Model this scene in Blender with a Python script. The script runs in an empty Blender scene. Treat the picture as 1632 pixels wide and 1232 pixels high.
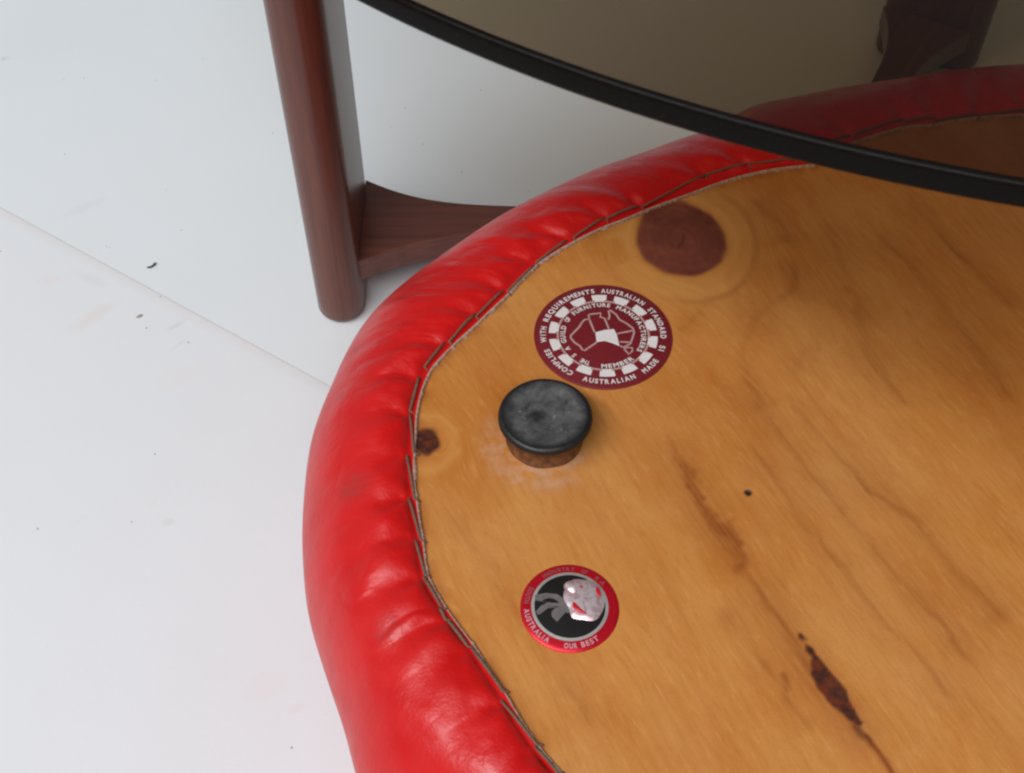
import bpy, bmesh, math, random
import numpy as np
from mathutils import Vector
from mathutils.geometry import tessellate_polygon

S = bpy.context.scene
COL = S.collection
R = math.radians
rng = np.random.default_rng(7)
random.seed(7)

# ------------------------------------------------------------------ camera, world, lamps, exposure
cd = bpy.data.cameras.new('camera'); cam = bpy.data.objects.new('camera', cd); COL.objects.link(cam)
cam.location = (0, 0, 0.435); cam.rotation_euler = (R(39), 0, 0)
cd.sensor_width = 36; cd.lens = 44.12; cd.clip_start = 0.01; cd.clip_end = 100
cd.dof.use_dof = True; cd.dof.focus_distance = 0.43; cd.dof.aperture_fstop = 60
S.camera = cam
S.view_settings.view_transform = 'Standard'; S.view_settings.look = 'None'
S.view_settings.exposure = 0; S.view_settings.gamma = 1

W = bpy.data.worlds.new('World'); S.world = W; W.use_nodes = True
bg = W.node_tree.nodes['Background']; bg.inputs[0].default_value = (0.86, 0.95, 1.0, 1); bg.inputs[1].default_value = 0.21

def area(name, loc, target, sx, sy, power, col):
    d = bpy.data.lights.new(name, 'AREA'); d.shape = 'RECTANGLE'; d.size = sx; d.size_y = sy
    d.energy = power; d.color = col
    o = bpy.data.objects.new(name, d); COL.objects.link(o); o.location = loc
    o.rotation_euler = (Vector(target) - Vector(loc)).to_track_quat('-Z', 'Y').to_euler()
    return o
T0 = Vector((0.05, 0.28, 0.1))
kd = Vector((-0.56 * math.cos(R(54)), -0.83 * math.cos(R(54)), math.sin(R(54))))
area('window_light', T0 + kd * 4.0, T0, 5.0, 0.55, 160, (0.965, 0.975, 1.0))      # wide, low opening behind the photographer
area('overhead_softbox', (-0.6, -0.5, 2.5), (0.0, 0.25, 0.1), 2.0, 1.7, 19, (0.90, 0.97, 1.0))  # unseen overhead lamp, added for broad soft highlights on the vinyl
S.cycles.max_bounces = 10; S.cycles.transparent_max_bounces = 16
S.cycles.use_denoising = True
S.cycles.filter_width = 2.3      # the photograph is a little soft

# ------------------------------------------------------------------ outlines measured on the things (metres)
OUT=[(0.2216,0.4496),(0.1801,0.4428),(0.1564,0.4373),(0.1369,0.4339),(0.1144,0.4276),(0.0959,0.425),(0.0774,0.4044),(0.0615,0.3979),(0.0459,0.3898),(0.0203,0.3759),(0.0016,0.3624),(-0.0149,0.3491),(-0.0276,0.3355),(-0.0412,0.3226),(-0.0555,0.3045),(-0.061,0.2886),(-0.0648,0.2708),(-0.0689,0.2542),(-0.0686,0.231),(-0.068,0.2167),(-0.0663,0.2066),(-0.0639,0.1912),(-0.0585,0.1769),(-0.0531,0.1632),(-0.0468,0.1486),(-0.0439,0.1342)]
LIP=[(0.2003,0.3912),(0.1637,0.3852),(0.152,0.3837),(0.1307,0.3744),(0.1133,0.3614),(0.0962,0.3586),(0.0818,0.3537),(0.0671,0.3462),(0.0577,0.3414),(0.0482,0.3364),(0.0413,0.3322),(0.0329,0.3279),(0.0201,0.319),(0.009,0.3094),(-0.0019,0.2938),(-0.0122,0.2806),(-0.0209,0.2698),(-0.0262,0.2619),(-0.0287,0.2535),(-0.0301,0.2436),(-0.03,0.2339),(-0.03,0.2264),(-0.0299,0.2205),(-0.0285,0.2111),(-0.0257,0.1954),(-0.0242,0.1845),(-0.0188,0.1747),(-0.0101,0.1622),(-0.0022,0.1494),(0.0067,0.134),(0.0125,0.1265)]
STS=[[(0.2008,0.3932),(0.1824,0.3901)],[(0.1816,0.3909),(0.164,0.3867)],[(0.1643,0.3882),(0.1524,0.3859)],[(0.1519,0.3871),(0.1312,0.3777)],[(0.1292,0.3773),(0.1069,0.3646)],[(0.1068,0.3639),(0.0891,0.3604)],[(0.0882,0.3607),(0.072,0.3541)],[(0.072,0.3544),(0.0643,0.3492),(0.0473,0.3378)],[(0.0458,0.3381),(0.034,0.3312)],[(0.0333,0.3318),(0.0219,0.3222)],[(0.0192,0.3206),(0.0084,0.31)],[(0.0075,0.3085),(-0.0015,0.2961)],[(-0.0032,0.2961),(-0.0121,0.284)],[(-0.0125,0.2851),(-0.0208,0.2728)],[(-0.0225,0.2722),(-0.0285,0.2619)],[(-0.0301,0.2574),(-0.0323,0.2438)],[(-0.0322,0.2426),(-0.0303,0.2281)],[(-0.0323,0.2264),(-0.0292,0.2107)],[(-0.0309,0.2107),(-0.0267,0.1963)],[(-0.0282,0.1959),(-0.0249,0.1845)],[(-0.0252,0.1837),(-0.0197,0.1737)],[(-0.0202,0.1735),(-0.0185,0.1698)],[(-0.0179,0.1698),(-0.0121,0.1617)],[(-0.0109,0.1613),(-0.0024,0.1486)],[(-0.0029,0.1459),(0.0066,0.1335)],[(0.0061,0.1329),(0.0121,0.1258)]]
GRAIN=[[(0.0985,0.3169),(0.0977,0.2986),(0.0823,0.2858),(0.0754,0.2701),(0.0768,0.2541),(0.0829,0.2389)],[(0.1129,0.3348),(0.1157,0.3131),(0.1178,0.295),(0.1169,0.2701),(0.1265,0.2439)],[(0.1292,0.3296),(0.1358,0.3169),(0.1441,0.2974),(0.1527,0.2745),(0.161,0.248)],[(0.0878,0.3455),(0.0967,0.3296),(0.0989,0.3194)],[(0.0476,0.2396),(0.0506,0.2271),(0.0575,0.2058),(0.0652,0.1892),(0.0699,0.1817),(0.077,0.1664),(0.0809,0.1566),(0.0904,0.1399),(0.0989,0.1265)],[(0.0725,0.2358),(0.0803,0.2186),(0.0875,0.2013),(0.0964,0.1859),(0.1046,0.1704),(0.1142,0.1556),(0.1211,0.1399)],[(0.077,0.2566),(0.0837,0.237),(0.0945,0.2151),(0.1054,0.1946),(0.1123,0.1817),(0.1193,0.1714),(0.1298,0.1509)],[(0.0872,0.2552),(0.0934,0.2408),(0.0997,0.2295),(0.1081,0.2151),(0.1187,0.2047),(0.1273,0.187),(0.1363,0.1745),(0.1398,0.1664)],[(0.0584,0.1775),(0.0674,0.1614),(0.0743,0.1472),(0.0814,0.1372)],[(0.0895,0.2701),(0.0916,0.2615),(0.0971,0.2712),(0.1028,0.2701)],[(0.1135,0.2998),(0.1204,0.295),(0.1163,0.2858)],[(0.1152,0.2701),(0.119,0.2636),(0.1268,0.2449)],[(0.068,0.295),(0.06,0.2823),(0.0555,0.279)],[(-0.0219,0.2104),(-0.0103,0.1929),(0.0025,0.1704),(0.0143,0.1514),(0.0238,0.1353)],[(0.145,0.3496),(0.1563,0.3168),(0.1735,0.2868)],[(0.1507,0.2767),(0.1556,0.2658),(0.1607,0.247)]]
RESIN=[(0.0794,0.1666),(0.0807,0.1667),(0.0823,0.1648),(0.0815,0.1635),(0.0831,0.1619),(0.0837,0.1599),(0.0857,0.1569),(0.0877,0.1539),(0.0892,0.1519),(0.0906,0.1493),(0.0906,0.1461),(0.0918,0.1425),(0.0933,0.1402),(0.0924,0.1391),(0.0907,0.1397),(0.0876,0.1425),(0.0856,0.1445),(0.0842,0.1473),(0.0826,0.1506),(0.0813,0.1539),(0.0813,0.1569),(0.082,0.1589),(0.0808,0.1609),(0.0808,0.163),(0.0795,0.1648)]
RESINTAIL=[(0.0912,0.1391),(0.0933,0.136),(0.0954,0.1326)]
MAP=[[(-0.00453,0.00906),(-0.0044,0.0071),(-0.00586,0.00682),(-0.00695,0.00543),(-0.00784,0.00349),(-0.00934,0.00157),(-0.01084,-0.00035),(-0.01087,-0.00144),(-0.0097,-0.00334),(-0.00792,-0.00495),(-0.00716,-0.00656),(-0.00636,-0.00683),(-0.0051,-0.00576),(-0.00383,-0.00468),(-0.00235,-0.00334)],[(-0.0044,0.0071),(-0.00278,0.00102)],[(-0.00453,0.00906),(-0.00264,0.00948),(-0.00033,0.00976),(-0.00062,0.00794),(0.00081,0.00738)],[(0.00081,0.00738),(0.00203,0.00267)],[(0.00213,0.00682),(0.00254,0.00878),(0.00232,0.01075),(0.00286,0.01117),(0.00484,0.00906),(0.00576,0.00682),(0.00795,0.00516),(0.01009,0.00294),(0.01038,0.00102),(0.0096,-0.00171),(0.00886,-0.00388),(0.00779,-0.00468)],[(0.0046,0.00047),(0.00982,0.00184)],[(0.00543,-0.00307),(0.00869,-0.00334)],[(0.00533,-0.00495),(0.00652,-0.00549),(0.00779,-0.00468)],[(0.00668,-0.0063),(0.00734,-0.00549),(0.00936,-0.00576),(0.00928,-0.0071),(0.00807,-0.00857),(0.00668,-0.0063)]]
SAFILL=[(-0.00257,0.00102),(0.00056,0.00212),(0.00367,0.00253),(0.00457,-7e-05),(0.00522,-0.00509),(0.00254,-0.00361),(0.00033,-0.00279),(-0.00111,-0.00307),(-0.00235,-0.00334)]
FLOWER=[(0.00027,0.0083),(0.00186,0.00875),(0.00448,0.00845),(0.00711,0.0083),(0.0086,0.0065),(0.00982,0.00442),(0.01007,0.00148),(0.00958,-0.00086),(0.00816,-0.00375),(0.00655,-0.00519),(0.00401,-0.00461),(0.00144,-0.00447),(-8e-05,-0.00375),(-0.00013,-0.00115),(-0.00126,0.00031),(-0.00197,0.00265),(-0.00166,0.00472),(-0.00031,0.00621)]
STEM=[(-0.00977,0.00354),(-0.00664,0.00398),(-0.00352,0.00354),(-0.00198,0.00236),(-0.001,0.00031),(-0.00013,-0.00115),(-0.0003,-0.0026),(-0.00133,-0.00231),(-0.00371,-0.00519),(-0.00522,-0.00346),(-0.00519,-0.00202),(-0.00413,-0.00086),(-0.0062,-0.00086),(-0.00829,-0.0026),(-0.00907,-0.00289),(-0.00957,-0.00173),(-0.008,2e-05),(-0.00617,0.00089),(-0.00979,0.00177)]
PETALS=[[(0.0002,0.00591),(0.00114,0.00665),(0.00082,0.00472),(0.0,0.00354)],[(0.0023,0.00606),(0.00412,0.00576),(0.00357,0.00487),(0.00227,0.00502)],[(0.00782,0.0065),(0.00911,0.00324),(0.00853,0.00177),(0.00707,0.00413)],[(0.00072,0.00148),(0.00232,-0.00115),(0.00546,-0.00369),(0.00278,-0.00303),(0.00038,-0.00144)]]
SPECKS=[(-0.2874,0.5906),(-0.2382,0.573),(-0.2492,0.5718),(-0.1978,0.5713),(-0.1275,0.5262),(-0.2347,0.509),(-0.164,0.452),(-0.1987,0.4405),(-0.197,0.4397),(-0.1664,0.4069),(-0.058,0.5472),(-0.0649,0.5309),(-0.0468,0.517),(-0.026,0.4947),(-0.1695,0.3871),(-0.1486,0.3782),(-0.2498,0.4371),(0.0086,0.4804),(-0.156,0.2807),(-0.0797,0.1841),(-0.1938,0.2774),(-0.1526,0.315)]
ZB = 0.12            # top of the upturned seat board
CX, CY = 0.15, 0.235

# ------------------------------------------------------------------ helpers
def link(name, me, mat=None, parent=None, smooth=True):
    o = bpy.data.objects.new(name, me); COL.objects.link(o)
    if mat: me.materials.append(mat)
    if parent: o.parent = parent
    if smooth: me.polygons.foreach_set('use_smooth', [True] * len(me.polygons))
    return o
def mesh(name, v, f):
    me = bpy.data.meshes.new(name); me.from_pydata([tuple(map(float, p)) for p in v], [], [tuple(map(int, q)) for q in f]); me.update(); return me
def np_mesh(name, v, quads):
    me = bpy.data.meshes.new(name); v = np.asarray(v, 'f4'); q = np.asarray(quads, 'i4')
    me.vertices.add(len(v)); me.vertices.foreach_set('co', v.ravel())
    me.loops.add(q.size); me.loops.foreach_set('vertex_index', q.ravel())
    me.polygons.add(len(q)); me.polygons.foreach_set('loop_start', np.arange(0, q.size, 4, dtype='i4'))
    me.update(calc_edges=True); me.validate(); return me
def grid_quads(n, m, wrap):
    i = np.arange(n if wrap else n - 1)[:, None]; j = np.arange(m - 1)[None, :]; k = (i + 1) % n
    return np.stack([i * m + j, k * m + j, k * m + j + 1, i * m + j + 1], -1).reshape(-1, 4)
def empty(name, loc):
    o = bpy.data.objects.new(name, None); COL.objects.link(o); o.location = loc; o.empty_display_size = 0.02; return o
def tag(o, label, cat): o['label'] = label; o['category'] = cat; return o
def ss(x): x = np.clip(x, 0, 1); return x * x * (3 - 2 * x)
def vnoise(x, y, seed=0):
    r = np.random.default_rng(seed); T = r.random((256, 256)) * 2 - 1
    xi = np.floor(x).astype(int); yi = np.floor(y).astype(int); fx = ss(x - xi); fy = ss(y - yi)
    a = T[xi & 255, yi & 255]; b = T[(xi + 1) & 255, yi & 255]; c = T[xi & 255, (yi + 1) & 255]; d = T[(xi + 1) & 255, (yi + 1) & 255]
    return (a * (1 - fx) + b * fx) * (1 - fy) + (c * (1 - fx) + d * fx) * fy

class NT:
    """small wrapper round a node tree"""
    def __init__(s, name):
        s.m = bpy.data.materials.new(name); s.m.use_nodes = True; s.t = s.m.node_tree; s.p = s.t.nodes['Principled BSDF']
    def n(s, typ, **kw):
        nd = s.t.nodes.new(typ)
        for k, v in kw.items():
            if k.startswith('i_'): s.put(nd.inputs[k[2:].replace('_', ' ')], v)
            else: setattr(nd, k, v)
        return nd
    def put(s, sock, v):
        if isinstance(v, bpy.types.NodeSocket): s.t.links.new(v, sock)
        else: sock.default_value = v
    def math(s, op, a, b=0.0, c=0.0):
        nd = s.t.nodes.new('ShaderNodeMath'); nd.operation = op
        for i, v in enumerate((a, b, c)): s.put(nd.inputs[i], v)
        return nd.outputs[0]
    def vmath(s, op, a, b=(0, 0, 0)):
        nd = s.t.nodes.new('ShaderNodeVectorMath'); nd.operation = op; s.put(nd.inputs[0], a); s.put(nd.inputs[1], b); return nd
    def noise(s, vec, scale, detail=3, rough=0.55, dist=0.0):
        nd = s.n('ShaderNodeTexNoise'); s.put(nd.inputs['Vector'], vec); nd.inputs['Scale'].default_value = scale
        nd.inputs['Detail'].default_value = detail; nd.inputs['Roughness'].default_value = rough; nd.inputs['Distortion'].default_value = dist
        return nd.outputs['Fac']
    def ramp(s, fac, a, b, lo=0.0, hi=1.0):
        nd = s.t.nodes.new('ShaderNodeMapRange'); s.put(nd.inputs[0], fac); nd.inputs[1].default_value = a; nd.inputs[2].default_value = b
        nd.inputs[3].default_value = lo; nd.inputs[4].default_value = hi; return nd.outputs[0]
    def mix(s, fac, a, b):
        nd = s.t.nodes.new('ShaderNodeMix'); nd.data_type = 'RGBA'
        s.put(nd.inputs[0], fac)
        for sock, v in ((nd.inputs[6], a), (nd.inputs[7], b)):
            s.put(sock, v if isinstance(v, bpy.types.NodeSocket) else (*v, 1))
        return nd.outputs[2]
    def obj(s): return s.n('ShaderNodeTexCoord').outputs['Object']
    def attr(s, name): return s.n('ShaderNodeAttribute', attribute_name=name)
    def scale(s, vec, sc): return s.vmath('MULTIPLY', vec, sc).outputs[0]
    def bump(s, h, strength, dist, prev=None):
        nd = s.t.nodes.new('ShaderNodeBump'); nd.inputs['Strength'].default_value = strength; nd.inputs['Distance'].default_value = dist
        s.put(nd.inputs['Height'], h)
        if prev is not None: s.put(nd.inputs['Normal'], prev)
        return nd.outputs[0]
    def fin(s, col=None, rough=None, normal=None, **kw):
        for k, v in (('Base Color', col), ('Roughness', rough), ('Normal', normal)):
            if v is None: continue
            s.put(s.p.inputs[k], (*v, 1) if isinstance(v, tuple) and len(v) == 3 else v)
        for k, v in kw.items(): s.put(s.p.inputs[k.replace('_', ' ')], v)
        return s.m

# ------------------------------------------------------------------ materials
def mat_floor(name, col, edge_dir=None, spots=()):
    t = NT(name); o = t.obj()
    c = t.mix(t.ramp(t.noise(o, 6, 4), 0.35, 0.75), col, tuple(k * 0.965 for k in col))
    c = t.mix(t.ramp(t.noise(o, 70, 5, 0.7), 0.62, 0.80, 0, 0.10), c, (0.55, 0.48, 0.44))
    c = t.mix(t.ramp(t.noise(o, 420, 2, 0.5), 0.74, 0.80, 0, 0.16), c, (0.30, 0.25, 0.22))
    sx = t.n('ShaderNodeSeparateXYZ'); t.put(sx.inputs[0], o)
    if edge_dir:      # grubby band along the joint
        (px, py), (dx, dy), w, f, ec = edge_dir
        d = t.math('ADD', t.math('MULTIPLY', t.math('SUBTRACT', sx.outputs[0], px), dx), t.math('MULTIPLY', t.math('SUBTRACT', sx.outputs[1], py), dy))
        d = t.math('ADD', d, t.math('MULTIPLY', t.math('SUBTRACT', t.noise(o, 40, 3), 0.5), w * 0.8))
        c = t.mix(t.ramp(d, 0.0, w, f, 0.0), c, ec)
    for (x, y, a, l, w, f, sc) in spots:   # worn smears, each where it lies
        X = t.math('SUBTRACT', sx.outputs[0], x); Y = t.math('SUBTRACT', sx.outputs[1], y); ca, sa = math.cos(R(a)), math.sin(R(a))
        u = t.math('DIVIDE', t.math('ADD', t.math('MULTIPLY', X, ca), t.math('MULTIPLY', Y, sa)), l)
        v = t.math('DIVIDE', t.math('SUBTRACT', t.math('MULTIPLY', Y, ca), t.math('MULTIPLY', X, sa)), w)
        d = t.math('ADD', t.math('MULTIPLY', u, u), t.math('MULTIPLY', v, v))
        d = t.math('ADD', d, t.math('MULTIPLY', t.math('SUBTRACT', t.noise(o, 160, 3), 0.5), 1.2))
        c = t.mix(t.ramp(d, 0.0, 1.3, f * 0.42, 0.0), c, sc)
    nb = t.bump(t.noise(o, 900, 3), 0.12, 0.0004)
    return t.fin(c, 0.5, nb, Specular_IOR_Level=0.35)

def mat_vinyl():
    t = NT('red_vinyl'); o = t.obj()
    c = t.mix(t.ramp(t.noise(o, 45, 3), 0.35, 0.7), (0.60, 0.0075, 0.0075), (0.54, 0.0055, 0.0060))
    c = t.mix(t.math('MULTIPLY', t.attr('soil').outputs['Fac'], t.ramp(t.noise(o, 500, 4), 0.3, 0.6)), c, (0.22, 0.05, 0.045))
    h = t.n('ShaderNodeTexVoronoi', feature='SMOOTH_F1'); t.put(h.inputs['Vector'], o); h.inputs['Scale'].default_value = 1100
    b = t.bump(h.outputs['Distance'], 0.16, 0.0004)
    b = t.bump(t.noise(o, 240, 3, 0.5), 0.14, 0.0010, b)
    return t.fin(c, t.ramp(t.noise(o, 120, 3), 0.3, 0.7, 0.31, 0.42), b, Specular_IOR_Level=0.45)

def mat_board():
    t = NT('varnished_pine_ply'); o = t.obj()
    g = t.attr('grain').outputs['Vector']
    A = lambda k: t.attr(k).outputs['Fac']
    c = t.mix(t.ramp(t.noise(t.scale(g, (9, 60, 1)), 1.0, 4, 0.6, 0.4), 0.30, 0.72), (0.56, 0.222, 0.047), (0.465, 0.152, 0.024))
    c = t.mix(t.ramp(t.noise(o, 14, 3), 0.40, 0.72, 0, 0.60), c, (0.63, 0.30, 0.095))
    c = t.mix(t.ramp(t.noise(t.scale(g, (12, 26, 1)), 1.0, 3, 0.6, 0.6), 0.50, 0.78, 0, 0.60), c, (0.43, 0.125, 0.016))
    c = t.mix(t.ramp(t.noise(t.scale(g, (22, 420, 1)), 1.0, 4, 0.65, 0.3), 0.50, 0.78, 0, 0.26), c, (0.33, 0.095, 0.013))
    c = t.mix(t.ramp(t.noise(t.scale(g, (60, 1900, 1)), 1.0, 2, 0.5), 0.62, 0.80, 0, 0.22), c, (0.27, 0.08, 0.014))
    c = t.mix(t.ramp(t.noise(t.scale(g, (45, 900, 1)), 1.0, 3, 0.5), 0.60, 0.82, 0, 0.18), c, (0.70, 0.36, 0.12))
    fl = t.noise(t.scale(g, (130, 620, 1)), 1.0, 3, 0.65, 0.5)
    c = t.mix(t.ramp(fl, 0.54, 0.74, 0, 0.28), c, (0.34, 0.098, 0.014))
    c = t.mix(t.ramp(fl, 0.46, 0.28, 0, 0.30), c, (0.68, 0.33, 0.105))
    c = t.mix(t.ramp(t.noise(o, 1500, 2, 0.5), 0.55, 0.72, 0, 0.16), c, (0.30, 0.09, 0.018))
    n1 = t.ramp(t.noise(t.scale(g, (40, 700, 1)), 1.0, 4, 0.6), 0.25, 0.6)
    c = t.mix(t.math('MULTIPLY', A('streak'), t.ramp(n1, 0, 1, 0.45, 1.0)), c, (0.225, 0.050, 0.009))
    c = t.mix(A('halo'), c, (0.66, 0.31, 0.085))
    ring = t.math('SINE', t.math('ADD', t.math('MULTIPLY', A('ringdist'), 34.0), t.math('MULTIPLY', t.noise(o, 110, 3), 9.0)))
    kc = t.mix(t.ramp(t.noise(o, 130, 4, 0.6), 0.32, 0.68), (0.225, 0.058, 0.033), (0.140, 0.032, 0.020))
    kc = t.mix(t.ramp(ring, -0.2, 1.0, 0.0, 0.13), kc, (0.085, 0.018, 0.012))
    kc = t.mix(A('crack'), kc, (0.035, 0.010, 0.008))
    c = t.mix(A('knot'), c, kc)
    dk = t.mix(t.ramp(t.noise(o, 420, 3), 0.42, 0.62), (0.030, 0.009, 0.008), (0.115, 0.018, 0.007))
    c = t.mix(A('dark'), c, dk)
    c = t.mix(A('hole'), c, (0.012, 0.008, 0.004))
    c = t.mix(t.math('MULTIPLY', A('glue'), t.ramp(t.noise(o, 260, 4, 0.65), 0.36, 0.62)), c, (0.58, 0.40, 0.31))
    b = t.bump(t.noise(t.scale(g, (60, 900, 1)), 1.0, 3), 0.10, 0.0005)
    b = t.bump(t.noise(o, 70, 3), 0.10, 0.002, b)
    return t.fin(c, t.ramp(t.noise(o, 90, 3), 0.3, 0.7, 0.38, 0.52), b, Specular_IOR_Level=0.4)

def mat_dark_wood(name, axis):
    t = NT(name); o = t.obj(); sc = [260, 260, 260]; sc[axis] = 9
    f = t.noise(t.scale(o, tuple(sc)), 1.0, 4, 0.6, 0.3)
    c = t.mix(t.ramp(f, 0.32, 0.68), (0.158, 0.049, 0.031), (0.100, 0.029, 0.019))
    sc2 = [1500, 1500, 1500]; sc2[axis] = 40
    c = t.mix(t.ramp(t.noise(t.scale(o, tuple(sc2)), 1.0, 2), 0.60, 0.72, 0, 0.3), c, (0.034, 0.012, 0.009))
    return t.fin(c, 0.27, t.bump(f, 0.04, 0.0004), Specular_IOR_Level=0.5)

def mat_plain(name, col, rough=0.5, var=0.12, sc=300, **kw):
    t = NT(name); o = t.obj(); f = t.ramp(t.noise(o, sc, 3), 0.3, 0.7)
    return t.fin(t.mix(f, col, tuple(k * (1 - var) for k in col)), rough, None, **kw)

def mat_rubber():
    t = NT('worn_black_plastic'); o = t.obj(); sx = t.n('ShaderNodeSeparateXYZ'); t.put(sx.inputs[0], o)
    r = t.math('SQRT', t.math('ADD', t.math('MULTIPLY', sx.outputs[0], sx.outputs[0]), t.math('MULTIPLY', sx.outputs[1], sx.outputs[1])))
    n = t.noise(o, 240, 5, 0.7); n2 = t.noise(o, 900, 2)
    face = t.math('MULTIPLY', t.ramp(r, 0.0105, 0.0132, 1, 0), t.ramp(sx.outputs[2], 0.0088, 0.0092))
    w = t.math('MULTIPLY', face, t.ramp(n, 0.20, 0.72))
    c = t.mix(w, (0.010, 0.009, 0.009), (0.125, 0.12, 0.122))
    c = t.mix(t.math('MULTIPLY', face, t.ramp(n2, 0.66, 0.74, 0, 0.75)), c, (0.22, 0.21, 0.22))
    X = t.math('ADD', sx.outputs[0], 0.0022); Y = t.math('SUBTRACT', sx.outputs[1], 0.0005)
    d = t.math('ADD', t.math('SQRT', t.math('ADD', t.math('MULTIPLY', X, X), t.math('MULTIPLY', Y, Y))), t.math('MULTIPLY', t.math('SUBTRACT', n, 0.5), 0.005))
    c = t.mix(t.ramp(d, 0.0008, 0.0036, 0.85, 0), c, (0.010, 0.010, 0.010))
    return t.fin(c, t.ramp(n, 0.3, 0.7, 0.34, 0.55), t.bump(n, 0.35, 0.0006))

def mat_glass():
    t = NT('smoked_glass')
    tr = t.n('ShaderNodeBsdfTransparent'); tr.inputs[0].default_value = (0.545, 0.475, 0.38, 1)
    gl = t.n('ShaderNodeBsdfGlossy'); gl.inputs['Roughness'].default_value = 0.02; gl.inputs['Color'].default_value = (1, 1, 1, 1)
    lw = t.n('ShaderNodeLayerWeight'); lw.inputs['Blend'].default_value = 0.5      # Schlick reflectance, the same from both sides
    f = t.math('MULTIPLY_ADD', t.math('POWER', lw.outputs['Facing'], 5.0), 0.96, 0.016)
    mx = t.n('ShaderNodeMixShader'); t.put(mx.inputs[0], f); t.put(mx.inputs[1], tr.outputs[0]); t.put(mx.inputs[2], gl.outputs[0])
    t.put(t.t.nodes['Material Output'].inputs[0], mx.outputs[0]); return t.m

M_vinyl = mat_vinyl(); M_board = mat_board(); M_rubber = mat_rubber(); M_glass = mat_glass()
M_leg = mat_dark_wood('dark_walnut_upright', 2); M_arm = mat_dark_wood('dark_walnut_arm', 0)
def mat_edge():
    t = NT('dark_glass_edge'); o = t.obj()
    n = t.noise(o, 700, 4, 0.7)
    c = t.mix(t.ramp(n, 0.70, 0.77, 0, 0.7), (0.006, 0.0042, 0.0036), (0.13, 0.125, 0.12))
    return t.fin(c, t.ramp(n, 0.3, 0.7, 0.15, 0.35), t.bump(n, 0.1, 0.0003), Specular_IOR_Level=0.05)
M_edge = mat_edge()
M_thread = mat_plain('brown_thread', (0.210, 0.105, 0.068), 0.75, 0.45, 1500)
M_fray = mat_plain('frayed_backing', (0.56, 0.36, 0.27), 0.9, 0.5, 900)
M_stem = mat_plain('scuffed_cork', (0.22, 0.078, 0.024), 0.6, 0.7, 420)
M_maroon = mat_plain('maroon_print', (0.175, 0.010, 0.016), 0.45, 0.08)
M_white = mat_plain('white_print', (0.74, 0.68, 0.66), 0.5, 0.06)
M_pink = mat_plain('thin_white_print', (0.50, 0.30, 0.28), 0.5, 0.15)
M_ringred = mat_plain('red_foil_print', (0.66, 0.010, 0.024), 0.30, 0.15, 200, Metallic=0.45)
M_blackp = mat_plain('black_print', (0.012, 0.010, 0.010), 0.35, 0.1)
M_silver = mat_plain('silver_print', (0.62, 0.58, 0.55), 0.42, 0.2, 500, Metallic=0.6)
M_greyp = mat_plain('grey_print', (0.26, 0.22, 0.22), 0.4, 0.2, 500, Metallic=0.5)
M_redp = mat_plain('red_petal_print', (0.55, 0.008, 0.015), 0.25, 0.1)
M_pinkp = mat_plain('pink_letter_print', (0.62, 0.30, 0.33), 0.45, 0.2, 900)
M_dimp = mat_plain('dull_letter_print', (0.30, 0.09, 0.10), 0.45, 0.2, 900)
M_crumb = mat_plain('dark_crumb', (0.11, 0.10, 0.105), 0.8, 0.5, 700)
M_flake = mat_plain('pale_flake', (0.40, 0.33, 0.29), 0.8, 0.4, 900)
M_speck = mat_plain('dirt_specks', (0.16, 0.12, 0.085), 0.9, 0.3)

# ------------------------------------------------------------------ floor: two white boards that meet on a slant
seam_a = np.array([-0.2583, 0.4687]); seam_b = np.array([-0.0815, 0.3526])
sd = (seam_b - seam_a) / np.linalg.norm(seam_b - seam_a); sn = np.array([-sd[1], sd[0]])   # sn points to the far board
if sn[1] < 0: sn = -sn
v = [(x, y, -0.0062) for x, y in ((-5, -5), (5, -5), (5, 5), (-5, 5))]
fl = link('floor', mesh('floor', v, [(0, 1, 2, 3)]), mat_floor('white_underlay', (0.50, 0.44, 0.39))); fl['kind'] = 'structure'
def panel(s, z, m):
    w, l = 1.6, 2.0; o0 = seam_a + sd * 0.1
    p = [o0 - sd * l + s * sn * 0.00013, o0 + sd * l + s * sn * 0.00013, o0 + sd * l + s * sn * w, o0 - sd * l + s * sn * w]
    bm = bmesh.new(); vs = [bm.verts.new((*q, z)) for q in p] + [bm.verts.new((*q, z - 0.005)) for q in p]
    bm.faces.new(vs[:4]); bm.faces.new(vs[4:][::-1])
    for i in range(4): bm.faces.new((vs[i], vs[i + 4], vs[(i + 1) % 4 + 4], vs[(i + 1) % 4]))
    bmesh.ops.recalc_face_normals(bm, faces=bm.faces)
    me = bpy.data.meshes.new('panel'); bm.to_mesh(me); bm.free(); return link('panel', me, m, fl, smooth=False)
peach = (0.72, 0.52, 0.42); grey = (0.42, 0.38, 0.37)
panel(1, 0.0, mat_floor('white_panel_cool', (0.715, 0.727, 0.733), None, [(-0.2161, 0.4683, 35, 0.012, 0.003, 0.22, grey), (-0.2874, 0.5906, 20, 0.004, 0.002, 0.5, grey)]))
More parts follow.
